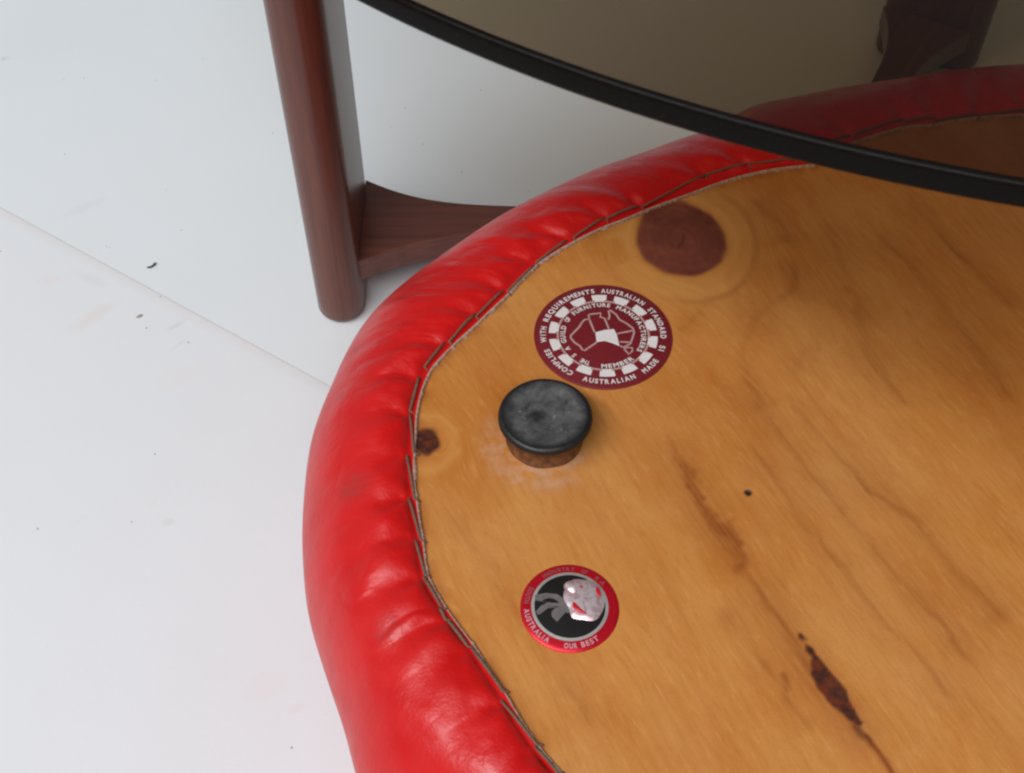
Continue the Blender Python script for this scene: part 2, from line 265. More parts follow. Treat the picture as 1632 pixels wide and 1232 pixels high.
panel(-1, -0.0001, mat_floor('white_panel_warm', (0.725, 0.722, 0.73), (tuple(seam_a), tuple(-sn), 0.006, 0.30, (0.62, 0.50, 0.44)),
    [(-0.1958, 0.3945, 47, 0.014, 0.0042, 0.55, peach), (-0.2223, 0.4176, 20, 0.006, 0.004, 0.4, peach), (-0.1561, 0.3886, 40, 0.005, 0.0014, 0.55, grey),
     (-0.1530, 0.3767, 50, 0.006, 0.0006, 0.5, grey), (-0.0922, 0.2083, 30, 0.009, 0.006, 0.22, peach), (-0.141, 0.2807, 10, 0.003, 0.002, 0.45, grey),
     (-0.1482, 0.3581, 30, 0.012, 0.006, 0.22, peach), (-0.2010, 0.4180, -30, 0.010, 0.003, 0.25, grey), (-0.0800, 0.1990, 35, 0.004, 0.002, 0.35, peach)]))

def lump(bm, x, y, rx, ry, rz, a, z0=0.0, seed=0):
    r = random.Random(seed); n, k = 7, 4; rings = []
    for j in range(1, k):
        th = math.pi * j / k; rings.append([bm.verts.new((x + (rx * math.sin(th) * math.cos(f) * (c := 1 + r.uniform(-.22, .22))) * math.cos(a) - ry * math.sin(th) * math.sin(f) * c * math.sin(a),
            y + rx * math.sin(th) * math.cos(f) * c * math.sin(a) + ry * math.sin(th) * math.sin(f) * c * math.cos(a), z0 + rz * (1 + math.cos(th)))) for f in [2 * math.pi * i / n for i in range(n)]])
    t = bm.verts.new((x, y, z0 + 2 * rz)); b = bm.verts.new((x, y, z0))
    for i in range(n):
        j = (i + 1) % n; bm.faces.new((t, rings[0][i], rings[0][j])); bm.faces.new((b, rings[-1][j], rings[-1][i]))
        for q in range(k - 2): bm.faces.new((rings[q][i], rings[q + 1][i], rings[q + 1][j], rings[q][j]))
def bm_obj(name, bm, m, parent=None, smooth=True):
    bmesh.ops.recalc_face_normals(bm, faces=bm.faces); me = bpy.data.meshes.new(name); bm.to_mesh(me); bm.free(); return link(name, me, m, parent, smooth)
bm = bmesh.new()
for i, (x, y) in enumerate(SPECKS):
    lump(bm, x, y, random.uniform(.00024, .00048), random.uniform(.00018, .0003), .00012, random.uniform(0, 3), 0, i)
for i in range(6):
    x, y = random.uniform(-.3, .02), random.uniform(.12, .66)
    lump(bm, x, y, random.uniform(.0002, .00045), random.uniform(.00015, .0003), .00012, random.uniform(0, 3), 0, i + 50)
o = bm_obj('dirt_specks', bm, M_speck); o['kind'] = 'stuff'
# bean-shaped dark crumb and pale flake, resting on the boards
bm = bmesh.new(); path = [(-.0028, -.0010, .0006), (-.0014, -.0011, .0009), (.0002, -.0007, .0012), (.0013, .0006, .0016), (.0017, .0017, .0010)]
rings = []
for i, (x, y, r) in enumerate(path):
    rings.append([bm.verts.new((x + r * math.cos(f) * .55, y + r * math.cos(f) * .75, r * .8 + r * .8 * math.sin(f))) for f in [2 * math.pi * k / 8 for k in range(8)]])
for a, b in zip(rings, rings[1:]):
    for k in range(8): bm.faces.new((a[k], a[(k + 1) % 8], b[(k + 1) % 8], b[k]))
bm.faces.new(rings[0]); bm.faces.new(rings[-1])
o = bm_obj('crumb', bm, M_crumb); o.location = (-.1738, .4268, 0); o.scale = (.8, .8, .8); tag(o, 'small dark grey bean-shaped crumb on the white floor left of the table leg', 'crumb')
bm = bmesh.new(); lump(bm, 0, 0, .0019, .0013, .0004, .6, 0, 4)
o = bm_obj('flake', bm, M_flake); o.location = (-.1741, .3945, -.0006); tag(o, 'pale brownish flake on the nearer white floor panel below the joint', 'flake')

# ------------------------------------------------------------------ coffee table: glass top, slab legs, flared stretchers
HUB = np.array([0.135, 0.43]); GC = np.array([0.1458, 0.4028]); GR = 0.2723; GT = 0.31; GTH = 0.0052; GB = 0.0013
tb = tag(empty('coffee_table', (HUB[0], HUB[1], 0)), 'low coffee table with round smoked glass top, dark slab legs and flared stretchers', 'table')
TB = Vector(tb.location)
def leg(cx, cy, ang, top, hl=0.0175):
    n = 20; r = 0.0108; prof = []
    for k in range(n + 1): f = -math.pi / 2 + math.pi * k / n; prof.append((hl + r * math.cos(f), r * math.sin(f)))
    for k in range(n + 1): f = math.pi / 2 + math.pi * k / n; prof.append((-hl + r * math.cos(f), r * math.sin(f)))
    lev = [(0.0, 0.0040), (0.0003, 0.0026), (0.0010, 0.0014), (0.0022, 0.0006), (0.004, 0.0)] + [(z, 0) for z in np.linspace(.012, top - .002, 12)] + [(top, .0012)]
    bm = bmesh.new(); rr = []; ca, sa = math.cos(ang), math.sin(ang)
    for z, ins in lev:
        g = 1 + 0.06 * (z / .3)
        ring = []
        for x, y in prof:
            q = math.hypot(x - math.copysign(hl, x), y) if abs(x) > hl else abs(y)
            sx = math.copysign(hl, x) if abs(x) > hl else x
            x2 = sx + (x - sx) * (r - ins) / r; y2 = y * (r - ins) / r
            x2 *= g; y2 *= g
            ring.append(bm.verts.new((cx + x2 * ca - y2 * sa - TB.x, cy + x2 * sa + y2 * ca - TB.y, z)))
        rr.append(ring)
    m = len(prof)
    for a, b in zip(rr, rr[1:]):
        for k in range(m): bm.faces.new((a[k], a[(k + 1) % m], b[(k + 1) % m], b[k]))
    bm.faces.new(rr[0]); bm.faces.new(rr[-1])
    return bm_obj('leg', bm, M_leg, tb)
leg(-0.0797, 0.4212, R(90), GT - GTH, 0.0217)
leg(0.2340, 0.5935, math.atan2(-.0175, .053), GT - GTH)
leg(0.3780, 0.3600, R(75), GT - GTH)
def stretcher(st, base, ang):
    """st: (distance from the leg, +edge, -edge) in the arm's own frame; x runs from leg to hub"""
    xs = np.array([s[0] for s in st]); up = np.array([s[1] for s in st]); dn = np.array([s[2] for s in st])
    X = np.linspace(xs[0], xs[-1], 40); U = np.interp(X, xs, up); D = np.interp(X, xs, dn)
    for _ in range(6):
        U[1:-1] = (U[:-2] + 2 * U[1:-1] + U[2:]) / 4; D[1:-1] = (D[:-2] + 2 * D[1:-1] + D[2:]) / 4
    z0, z1, b = 0.0195, 00.0320, 0.0005; bm = bmesh.new(); rr = []
    for x, u, d in zip(X, U, D):
        P = [(u, z0 + b), (u, z1 - b), (u - b, z1), (d + b, z1), (d, z1 - b), (d, z0 + b), (d + b, z0), (u - b, z0)]
        rr.append([bm.verts.new((x, yy, zz)) for yy, zz in P])
    for a, c in zip(rr, rr[1:]):
        for k in range(8): bm.faces.new((a[k], a[(k + 1) % 8], c[(k + 1) % 8], c[k]))
    bm.faces.new(rr[0]); bm.faces.new(rr[-1])
    o = bm_obj('stretcher', bm, M_arm, tb, smooth=False); o.location = Vector((base[0], base[1], 0)) - TB; o.rotation_euler.z = ang; return o
stretcher([(0, .4535 - .4285, .3985 - .4285), (.0115, .4459 - .4285, .4055 - .4285), (.0296, .4394 - .4285, .4115 - .4285), (.0474, .4364 - .4285, .4165 - .4285), (.0738, .4351 - .4285, .4215 - .4285), (.12, .0068, -.0058), (.2050, .0095, -.0095)], (-.0697, .4285), 0)
fa = math.atan2(.43 - .5915, .135 - .2325)
stretcher([(0, .0225, -.0265), (.012, .0170, -.0195), (.028, .0118, -.0130), (.048, .0090, -.0095), (.07, .0078, -.0078), (.11, .007, -.007), (.1886, .0095, -.0095)], (.2325 + .012 * math.cos(fa), .5915 + .012 * math.sin(fa)), fa)
ta = math.atan2(.43 - .360, .135 - .378)
stretcher([(0, .026, -.026), (.02, .016, -.016), (.045, .010, -.010), (.09, .007, -.007), (.15, .007, -.007), (.232, .0095, -.0095)], (.378 + .0118 * math.cos(ta), .360 + .0118 * math.sin(ta)), ta)
bm = bmesh.new()   # turned boss where the three arms meet
pr = [(0, .0165), (.017, .0165), (.020, .0180), (.020, .0330), (.0185, .0345), (0, .0345)]; rr = []
for r_, z_ in pr[1:-1]: rr.append([bm.verts.new((r_ * math.cos(f), r_ * math.sin(f), z_)) for f in [2 * math.pi * k / 40 for k in range(40)]])
for a, c in zip(rr, rr[1:]):
    for k in range(40): bm.faces.new((a[k], a[(k + 1) % 40], c[(k + 1) % 40], c[k]))
bm.faces.new(rr[0]); bm.faces.new(rr[-1]); bm_obj('hub', bm, M_arm, tb)
# glass disc with pencil-round edge
n = 360; re_ = 0.0016
up = [(GR - .0022, 0.0)]; bmt = bmesh.new()
def disc(bm, z, flip):
    ring = [bm.verts.new((GC[0] - TB.x + (GR - GB) * math.cos(2 * math.pi * k / n), GC[1] - TB.y + (GR - GB) * math.sin(2 * math.pi * k / n), z)) for k in range(n)]
    bm.faces.new(ring[::-1] if flip else ring)
disc(bmt, GT, False); disc(bmt, GT - GTH, True)
me = bpy.data.meshes.new('glass_top'); bmt.to_mesh(me); bmt.free(); gt = link('glass_top', me, M_glass, tb, smooth=False)
V = []; pf = [(-GB, 0)] + [(-GB + GB * math.sin(f), -GB + GB * math.cos(f)) for f in np.linspace(0, math.pi / 2, 8)[1:]] + [(-GB + GB * math.cos(f), -(GTH - GB) - GB * math.sin(f)) for f in np.linspace(0, math.pi / 2, 8)]
pf = np.array(pf); n2 = 720; F = np.arange(n2) * 2 * np.pi / n2
rad = GR + pf[None, :, 0] + 0 * F[:, None]
chip = np.zeros((n2, len(pf)))
for k in range(9):   # tiny nicks along the rim
    a0 = rng.uniform(math.pi, 2 * math.pi); chip += rng.uniform(.0002, .0005) * np.exp(-((F[:, None] - a0) / .003) ** 2) * np.exp(-((np.arange(len(pf))[None] - rng.uniform(1, 13)) / 1.2) ** 2)
rad = rad - chip
V = np.stack([GC[0] - TB.x + rad * np.cos(F)[:, None], GC[1] - TB.y + rad * np.sin(F)[:, None], GT + pf[None, :, 1] + 0 * rad], -1).reshape(-1, 3)
link('rim', np_mesh('rim', V, grid_quads(n2, len(pf), True)), M_edge, gt)

# ------------------------------------------------------------------ upturned seat cushion
sc_ = tag(empty('seat_cushion', (CX, CY, 0)), 'upturned red vinyl seat cushion showing its varnished pine underside with stickers', 'cushion')
BASE = Vector(sc_.location)
NP = 3600
PH = np.arange(NP) * 2 * np.pi / NP
def polar(data, fill, sig):
    a = np.array(data); f = np.degrees(np.arctan2(a[:, 1] - CY, a[:, 0] - CX)) % 360; r = np.hypot(a[:, 0] - CX, a[:, 1] - CY)
    f = np.r_[f, [x % 360 for x, _ in fill]]; r = np.r_[r, [y for _, y in fill]]; i = np.argsort(f); f, r = f[i], r[i]
    q = np.interp(np.degrees(PH), np.r_[f - 360, f, f + 360], np.r_[r, r, r])
    k = np.arange(-400, 401) * .1; w = np.exp(-(k / sig) ** 2 / 2); w /= w.sum()
    return np.convolve(np.r_[q[-400:], q, q[:400]], w, 'valid')
OUTF = [(45, .240), (25, .236), (0, .226), (-30, .215), (-60, .212), (-90, .212), (-120, .208), (-140, .206)]
r_out = polar(OUT, OUTF, 2.0)
r_lip = polar(LIP, [(a, r - .036) for a, r in [(55, .214)] + OUTF[0:7]], 0.7)
def at_ph(arr, ph): return np.interp(np.asarray(ph) % (2 * np.pi), np.r_[PH, 2 * np.pi], np.r_[arr, arr[:1]])

# stitches: measured ones, then the same stitch carried round the hidden side
stitches = [np.array(s) for s in STS]
ph_last = math.atan2(stitches[-1][-1][1] - CY, stitches[-1][-1][0] - CX) % (2 * math.pi); ph_first = math.atan2(stitches[0][0][1] - CY, stitches[0][0][0] - CX)
ph = ph_last + .004
while ph < 2 * math.pi + ph_first - .06:
    q = [(CX + (at_ph(r_lip, x) + .0022) * math.cos(x), CY + (at_ph(r_lip, x) + .0022) * math.sin(x)) for x in (ph, ph + .045)]
    stitches.append(np.array(q)); ph += .053
junc = np.array([math.atan2(s[0][1] - CY, s[0][0] - CX) % (2 * math.pi) for s in stitches])
# --- vinyl surface
fine = np.arange(R(48), R(225), R(.14)); coarse = np.arange(R(225), R(408), R(.9))
PHI = np.r_[fine, coarse]
E0 = 0.0020; ZW = 0.034
tA = np.r_[0, .35, .7, 1.0]                                         # lip flat
tt = np.linspace(0, 1, 72)[1:]; tu = np.linspace(0, 1, 26)[1:]
rl = at_ph(r_lip, PHI); ro = at_ph(r_out, PHI); Wd = ro - rl
def prof(e, Wv):
    x = np.clip((e - E0) / (Wv - E0), 0, 1); z = -ZW + (ZW + .0009) * np.sqrt(np.clip(1 - x ** 2.25, 0, 1)) + .0032 * np.sin(np.pi * np.clip(x, 0, 1) ** .6)
    return np.where(e < E0, .0009, z)
ths = tt * math.pi / 2
Ecol = [E0 * a + 0 * Wd for a in tA] + [E0 + (Wd - E0) * math.sin(a) for a in ths]
Zcol = [.0009 + 0 * Wd for a in tA] + [prof(e, Wd) for e in Ecol[4:]]
Ecol = np.array(Ecol).T; Zcol = np.array(Zcol).T + ZB
for k in range(len(tu)):
    u = tu[k]; ang = u * math.pi / 2
    e = rl * 0 + Wd - (.135 * (1 - math.cos(ang))) * 1.0; zz = (ZB - ZW) * (1 - math.sin(ang) ** .9)
    Ecol = np.c_[Ecol, e]; Zcol = np.c_[Zcol, zz + 0 * Wd]
rad = rl[:, None] + Ecol
X = CX + rad * np.cos(PHI)[:, None]; Y = CY + rad * np.sin(PHI)[:, None]; Z = Zcol
P = np.stack([X, Y, Z], -1)
def normals(P):
    du = np.roll(P, -1, 0) - np.roll(P, 1, 0); dv = np.gradient(P, axis=1); N = np.cross(dv, du); N /= np.linalg.norm(N, axis=-1, keepdims=True) + 1e-12; return N
N = normals(P)
if N[:, 20, 2].mean() < 0: N = -N
d = Ecol - E0; top = np.zeros_like(Ecol, bool); top[:, 3:76] = True
arc = PHI[:, None] * (rl[:, None] + .004)
H = np.zeros_like(Ecol)
jr = np.random.default_rng(21)
for j in junc:
    jj = j if j > R(48) - .3 else j + 2 * math.pi
    sl = jr.uniform(-.15, .45); L = jr.uniform(.24, .46) * Wd[:, None]; A = jr.uniform(.0006, .0013)
    for off in (0, 2 * math.pi):
        xx = (PHI[:, None] - (jj - off)) * (rl[:, None] + .004)
        near = np.abs(xx) < .03
        if not near.any(): continue
        x = xx - sl * d - .12 * np.sin(d * 260 + j * 9) * .004
        w = .0014 + .20 * d
        env = np.exp(-(d / L) ** 2) * ss((d - .0002) / .0026)
        H += np.where(near, env * A * (-np.exp(-(x / w) ** 2) + .75 * np.exp(-((x - 2.1 * w) / (1.4 * w)) ** 2) + .45 * np.exp(-((x + 2.2 * w) / (1.5 * w)) ** 2)), 0)
jc = np.sort(np.r_[junc, junc + 2 * math.pi, junc - 2 * math.pi]); ki = np.searchsorted(jc, PHI) - 1
fr_ = ((PHI - jc[ki]) / (jc[ki + 1] - jc[ki]))[:, None]; pa = jr.uniform(-.1, 1.0, len(jc)).clip(.05)[ki][:, None]; pl = jr.uniform(.24, .44, len(jc))[ki][:, None] * Wd[:, None]
wander = fr_ + .30 * vnoise(arc / .03, d / .006, 31) * ss(d / .006)
H += .00105 * pa * np.sin(np.pi * np.clip(wander, 0, 1)) ** 1.4 * ss(d / .010) * np.exp(-(d / (pl * 1.55)) ** 3)
env = ss(d / .005) * ss((Wd[:, None] * .93 - d) / (Wd[:, None] * .5))
H += env * (.00030 * vnoise(arc / .0095, d / .010, 1) + .00013 * vnoise(arc / .0042 + 12 * d, d / .0062 + 9, 2) + .00004 * vnoise(arc / .0016, d / .0022 + 9, 5))
H += .0006 * ss(d / .008) * ss((Wd[:, None] * .95 - d) / (Wd[:, None] * .4)) * vnoise(arc / .022, d / .024 + 3, 3)
# creases: sharp valleys where two noise fields cross
cr = np.abs(vnoise(arc / .009, d / .009 + 40, 6)); H -= env * .00010 * np.exp(-(cr / .09) ** 2)
H[:, :3] *= 0; H = np.where(top, H, 0); H[:, 70:76] *= np.linspace(1, 0, 6)[None]
P = P + N * H[..., None]
me = np_mesh('upholstery', (P - np.array(BASE)).reshape(-1, 3), grid_quads(len(PHI), P.shape[1], True))
soil = np.zeros_like(H)
for (x, y, r, f) in [(-.0265, .3195 + .003, .004, .5), (-.0365, .3075, .003, .4), (-.0480, .2150, .0045, .65), (-.0530, .2790, .002, .5), (-.0350, .1670, .004, .45), (-.0562, .2550, .002, .4), (-.0160, .1780, .003, .4)]:
    soil = np.maximum(soil, f * np.exp(-((P[..., 0] - x) ** 2 + (P[..., 1] - y) ** 2) / r ** 2))
at_ = me.attributes.new('soil', 'FLOAT', 'POINT'); at_.data.foreach_set('value', soil.astype('f4').ravel())
up_ = link('upholstery', me, M_vinyl, sc_)
# underside (the seat's own top face) closes in a low dome
last = P[:, -1]; 
cv = np.array([[CX, CY, 0.0]]); V = np.r_[last, cv] - np.array(BASE); nn = len(last)
link('seat_face', mesh('seat_face', V, [(i, (i + 1) % nn, nn) for i in range(nn)]), M_vinyl, sc_)
# --- stitches
for s in stitches:
    q = np.array(s, float)
    if len(q) == 2: q = np.array([q[0] + (q[1] - q[0]) * k for k in (0, .25, .5, .75, 1)])
    dd = q[-1] - q[-2]; inw = np.array([CX, CY]) - q[-1]; inw /= np.linalg.norm(inw)
    pts = []
    for k, p in enumerate(q):
        a = math.atan2(p[1] - CY, p[0] - CX); e = math.hypot(p[0] - CX, p[1] - CY) - at_ph(r_lip, a)
        ip = int(np.argmin(np.abs((PHI - a + math.pi) % (2 * math.pi) - math.pi))); kk = int(np.argmin(np.abs(Ecol[ip, :76] - e))); z = P[max(ip - 3, 0):ip + 4, max(kk - 2, 0):kk + 3, 2].mean() + .00025
        lift = .0004 * math.sin(math.pi * k / (len(q) - 1)); pts.append(np.array([p[0], p[1], z + lift]))
    ds = (pts[0] - pts[1]); ds /= np.linalg.norm(ds)
    pts = [pts[0] + ds * .0004 - np.array([0, 0, .0014])] + pts
    e2 = np.r_[inw * .0006, -.0001]; pts += [pts[-1] + np.r_[inw * .0011 + dd / np.linalg.norm(dd) * .0005, -.0002], pts[-1] + np.r_[inw * .0019 + dd / np.linalg.norm(dd) * .0006, -.0016]]
    pts = np.array(pts); tg = np.gradient(pts, axis=0); tg /= np.linalg.norm(tg, axis=1, keepdims=True)
    sd_ = np.cross(tg, [0, 0, 1]); sd_ /= np.linalg.norm(sd_, axis=1, keepdims=True) + 1e-9; un = np.cross(sd_, tg)
    rr_ = np.interp(np.arange(len(pts)), [0, 1, len(pts) - 3, len(pts) - 1], [.00032, .00049, .00047, .0002])
    wv = 1 + .25 * rng.standard_normal(len(pts)).clip(-1, 1) * .6
    V = []; m = 7
    for p, a_, b_, r_, w_ in zip(pts, sd_, un, rr_, wv):
        for k in range(m): f = 2 * math.pi * k / m; V.append(p + a_ * r_ * w_ * math.cos(f) + b_ * r_ * .75 * math.sin(f))
    F_ = [(i * m + k, i * m + (k + 1) % m, (i + 1) * m + (k + 1) % m, (i + 1) * m + k) for i in range(len(pts) - 1) for k in range(m)]
    link('stitch', mesh('stitch', np.array(V) - np.array(BASE), F_), M_thread, up_)
# --- frayed cloth backing peeping out along the cut edge
q = np.arange(R(40), R(400), R(.12)); rq = at_ph(r_lip, q)
wdt = .00018 + .0007 * np.clip(vnoise(q * 130, q * 0, 8), -.2, 1) ** 2 + .0006 * np.clip(vnoise(q * 560, q * 0, 9), 0, 1)
V = []
for a, r_, w_ in zip(q, rq, wdt):
    c, s = math.cos(a), math.sin(a)
    for rr2, zz in ((r_ + .0004, .00105), (r_ - .0001, .0010), (r_ - w_ * .6, .0007), (r_ - w_, .0001)): V.append((CX + rr2 * c - BASE.x, CY + rr2 * s - BASE.y, ZB + zz))
link('frayed_edge', np_mesh('frayed_edge', V, grid_quads(len(q), 4, False)), M_fray, up_)

# --- board
def axis_grid(lo, hi, a, b, fs, cs): return np.r_[np.arange(lo, a, cs), np.arange(a, b, fs), np.arange(b, hi, cs)]
gx = axis_grid(-.06, .40, -.040, .222, .0006, .004); gy = axis_grid(.00, .46, .105, .405, .0006, .004)
XX, YY = np.meshgrid(gx, gy, indexing='ij')
fi = np.arctan2(YY - CY, XX - CX); rr0 = np.hypot(XX - CX, YY - CY); rlim = np.interp(fi % (2 * np.pi), np.r_[PH, 2 * np.pi], np.r_[r_lip, r_lip[:1]])
def segd(X, Y, pts, taper=False):
    best = np.full(X.shape, 9.0); par = np.zeros(X.shape); n_ = len(pts) - 1
    for i in range(n_):
        a = np.array(pts[i]); b = np.array(pts[i + 1]); ab = b - a; t = np.clip(((X - a[0]) * ab[0] + (Y - a[1]) * ab[1]) / (ab @ ab), 0, 1)
        dd = np.hypot(X - a[0] - t * ab[0], Y - a[1] - t * ab[1]); par = np.where(dd < best, (i + t) / n_, par); best = np.minimum(best, dd)
    return best, par
wob = .0007 * vnoise(XX / .006, YY / .006, 11) + .0004 * vnoise(XX / .002, YY / .002, 12)
streak = np.zeros_like(XX)
WI = [(2.3, .55), (2.5, .55), (2.2, .58), (2.2, .55), (1.8, .90), (1.6, .52), (1.8, .60), (2.0, .66), (1.5, .52), (2.0, .28), (2.6, .5), (1.3, .4), (1.4, .42), (1.2, .45), (1.3, .5), (1.2, .6)]
for g_, (w_, k_) in zip(GRAIN, WI):
    dd, pr_ = segd(XX + wob, YY + wob * .6, g_)
    side = dd * 1000 / w_; fade = ss(pr_ / .12) * ss((1 - pr_) / .12) * (.65 + .35 * vnoise(pr_ * 9, pr_ * 0 + w_ * 7, 13))
    streak = np.maximum(streak, k_ * fade * np.exp(-side ** 2)); streak = np.maximum(streak, .50 * k_ * fade * np.exp(-(dd * 1000 / (w_ * 3.6)) ** 2))
# broad reddish stain at the head of the long streak
dd, pr_ = segd(XX + wob * 2, YY + wob * 2, [(.0500, .2330), (.0560, .2140), (.0630, .1990), (.0665, .1890)]); streak = np.maximum(streak, .90 * ss(pr_ / .2) * np.exp(-(dd * 1000 / 2.4) ** 2))
dirv = np.array([.44, -.90]); dirv /= np.linalg.norm(dirv); prp = np.array([dirv[1], -dirv[0]])
U_ = XX * dirv[0] + YY * dirv[1]; V_ = XX * prp[0] + YY * prp[1]
for kx, ky, kr in ((.0603, .3231, .021), (-.0262, .2327, .008), (.0102, .2349, .004)):
    k0 = kx * prp[0] + ky * prp[1]; dv = V_ - k0; r2 = (XX - kx) ** 2 + (YY - ky) ** 2
    V_ = k0 + dv * (1 - np.exp(-r2 / (3.2 * kr) ** 2) * kr ** 2 / (r2 + kr ** 2 * .15))
V_ = V_ + .0012 * vnoise(U_ / .03, V_ / .02, 14)
a1 = np.arctan2(YY - .3231, XX - .0603); e1 = np.hypot((XX - .0603) / .0166, (YY - .3231) / .0187) + .030 * np.sin(a1 * 2 + 1) + .018 * np.sin(a1 * 3) + .022 * vnoise(a1 * 4, a1 * 0, 33) + wob * 20
knot = ss((1.05 - e1) / .13); halo = .75 * np.exp(-((e1 - 1.17) / .12) ** 2) * (.65 + .35 * np.sin(a1 - .2)) + .30 * np.exp(-((e1 - 1.45) / .2) ** 2) * (a1 > -2.6)
streak = np.maximum(streak, .40 * np.exp(-((e1 - 1.62 - .04 * np.sin(a1 * 4)) / .08) ** 2) * ss((np.cos(a1 + .5) + .2) / .8))
e2 = np.hypot((XX + .0268) / .0050, (YY - .2325) / .0060) + wob * 300; dark = ss((1.05 - e2) / .35) * .96
halo = np.maximum(halo, .38 * np.exp(-((e2 - 1.7) / .45) ** 2))
crack = np.zeros_like(XX)
for pl_ in ([(.0600, .3205), (.0615, .3245), (.0605, .3280)], [(.0606, .3215), (.0590, .3198), (.0585, .3185)]):
    dd, pr_ = segd(XX + wob * .8, YY - wob * .8, pl_); crack = np.maximum(crack, .55 * (1 - .7 * pr_) * np.exp(-(dd / .00045) ** 2))
def inside(X, Y, poly):
    c = np.zeros(X.shape, bool); n_ = len(poly)
    for i in range(n_):
        (x1, y1), (x2, y2) = poly[i], poly[(i + 1) % n_]
        m_ = ((y1 > Y) != (y2 > Y)); c ^= m_ & (X < (x2 - x1) * (Y - y1) / (y2 - y1 + 1e-12) + x1)
    return c
wr = wob * .5
ins = inside(XX + wr, YY + wr, RESIN); dd, _ = segd(XX + wr, YY + wr, RESIN + RESIN[:1]); sgn = np.where(ins, dd, -dd)
dark = np.maximum(dark, .95 * ss((sgn + .0004) / .0010))
dark *= 1 - .9 * np.exp(-((XX - .0815) ** 2 + (YY - .1640) ** 2) / .0009 ** 2)
dd, pr_ = segd(XX + wr, YY + wr, RESINTAIL); dark = np.maximum(dark, .75 * (1 - .6 * pr_) * np.exp(-(dd / .0008) ** 2))
dd, pr_ = segd(XX + wr, YY + wr, [(.0930, .1365), (.0985, .1270), (.1040, .1180)]); streak = np.maximum(streak, .95 * np.exp(-(dd / .0011) ** 2))
dd, pr_ = segd(XX + wr, YY + wr, [(.0738, .1535), (.0742, .1500)]); streak = np.maximum(streak, .75 * np.exp(-(dd / .0016) ** 2))
hole = ss((.00145 - np.hypot(XX - .0715, YY - .2141)) / .0005) * .97
rk = np.hypot(XX - .0102, YY - .2349); ak = np.arctan2(YY - .2349, XX - .0102)
glue = .5 * np.exp(-((rk - .0134) / .0015) ** 2) * ss((np.cos(ak + 1.9) + .35) / .9) + .35 * np.exp(-((rk - .018) / .003) ** 2) * ss((np.cos(ak + 2.2) + .1) / .9)
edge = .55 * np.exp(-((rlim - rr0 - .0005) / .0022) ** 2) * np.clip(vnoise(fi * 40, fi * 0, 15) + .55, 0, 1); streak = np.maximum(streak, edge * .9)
bd = np.stack([XX - BASE.x, YY - BASE.y, ZB + .00025 * vnoise(XX / .03, YY / .03, 16) - .0007 * hole], -1)
qd = grid_quads(len(gx), len(gy), False); keep = (rr0 < rlim + .0045).ravel(); qd = qd[keep[qd].all(1)]
used = np.unique(qd); remap = np.full(XX.size, -1); remap[used] = np.arange(len(used))
me = np_mesh('base_board', bd.reshape(-1, 3)[used], remap[qd])
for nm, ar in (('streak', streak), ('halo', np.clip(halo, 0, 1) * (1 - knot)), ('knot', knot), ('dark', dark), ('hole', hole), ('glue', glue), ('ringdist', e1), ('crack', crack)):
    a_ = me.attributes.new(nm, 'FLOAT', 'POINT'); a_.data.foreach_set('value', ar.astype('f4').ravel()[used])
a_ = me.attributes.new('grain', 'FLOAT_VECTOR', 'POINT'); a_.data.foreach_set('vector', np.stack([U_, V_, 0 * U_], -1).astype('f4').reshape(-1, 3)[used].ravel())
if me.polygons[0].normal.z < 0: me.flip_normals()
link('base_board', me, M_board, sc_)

# --- glide foot: cork stem and dished black cap
KX, KY = 0.0102, 0.2349
ft = empty('glide_foot', Vector((KX, KY, ZB)) - BASE); ft.parent = sc_; ft['label'] = 'black capped stub foot beside the maroon round sticker'
def lathe(name, pr, m, parent, n=72, jit=0.0):
    bm = bmesh.new(); rr = []
    for r_, z_ in pr: rr.append([bm.verts.new((max(r_, 1e-5) * math.cos(f) * (1 + jit * math.sin(f * 5 + z_ * 900)), max(r_, 1e-5) * math.sin(f) * (1 + jit * math.sin(f * 7 + 2)), z_)) for f in [2 * math.pi * k / n for k in range(n)]])
    for a, c in zip(rr, rr[1:]):
        for k in range(n): bm.faces.new((a[k], a[(k + 1) % n], c[(k + 1) % n], c[k]))
    bm.faces.new(rr[0]); bm.faces.new(rr[-1]); return bm_obj(name, bm, m, parent)
lathe('stem', [(.0124, -.0006), (.0120, .0006), (.0113, .0018), (.0110, .0045), (.0111, .0092)], M_stem, ft, jit=.012)
lathe('cap', [(.0108, .0085), (.0129, .0085), (.0140, .0090), (.0145, .0099), (.01445, .0108), (.0140, .0115), (.0132, .0119), (.0126, .0118), (.0113, .0112), (.0080, .0105), (.0045, .0100), (.0020, .0096), (.0006, .0093)], M_rubber, ft, jit=.003)

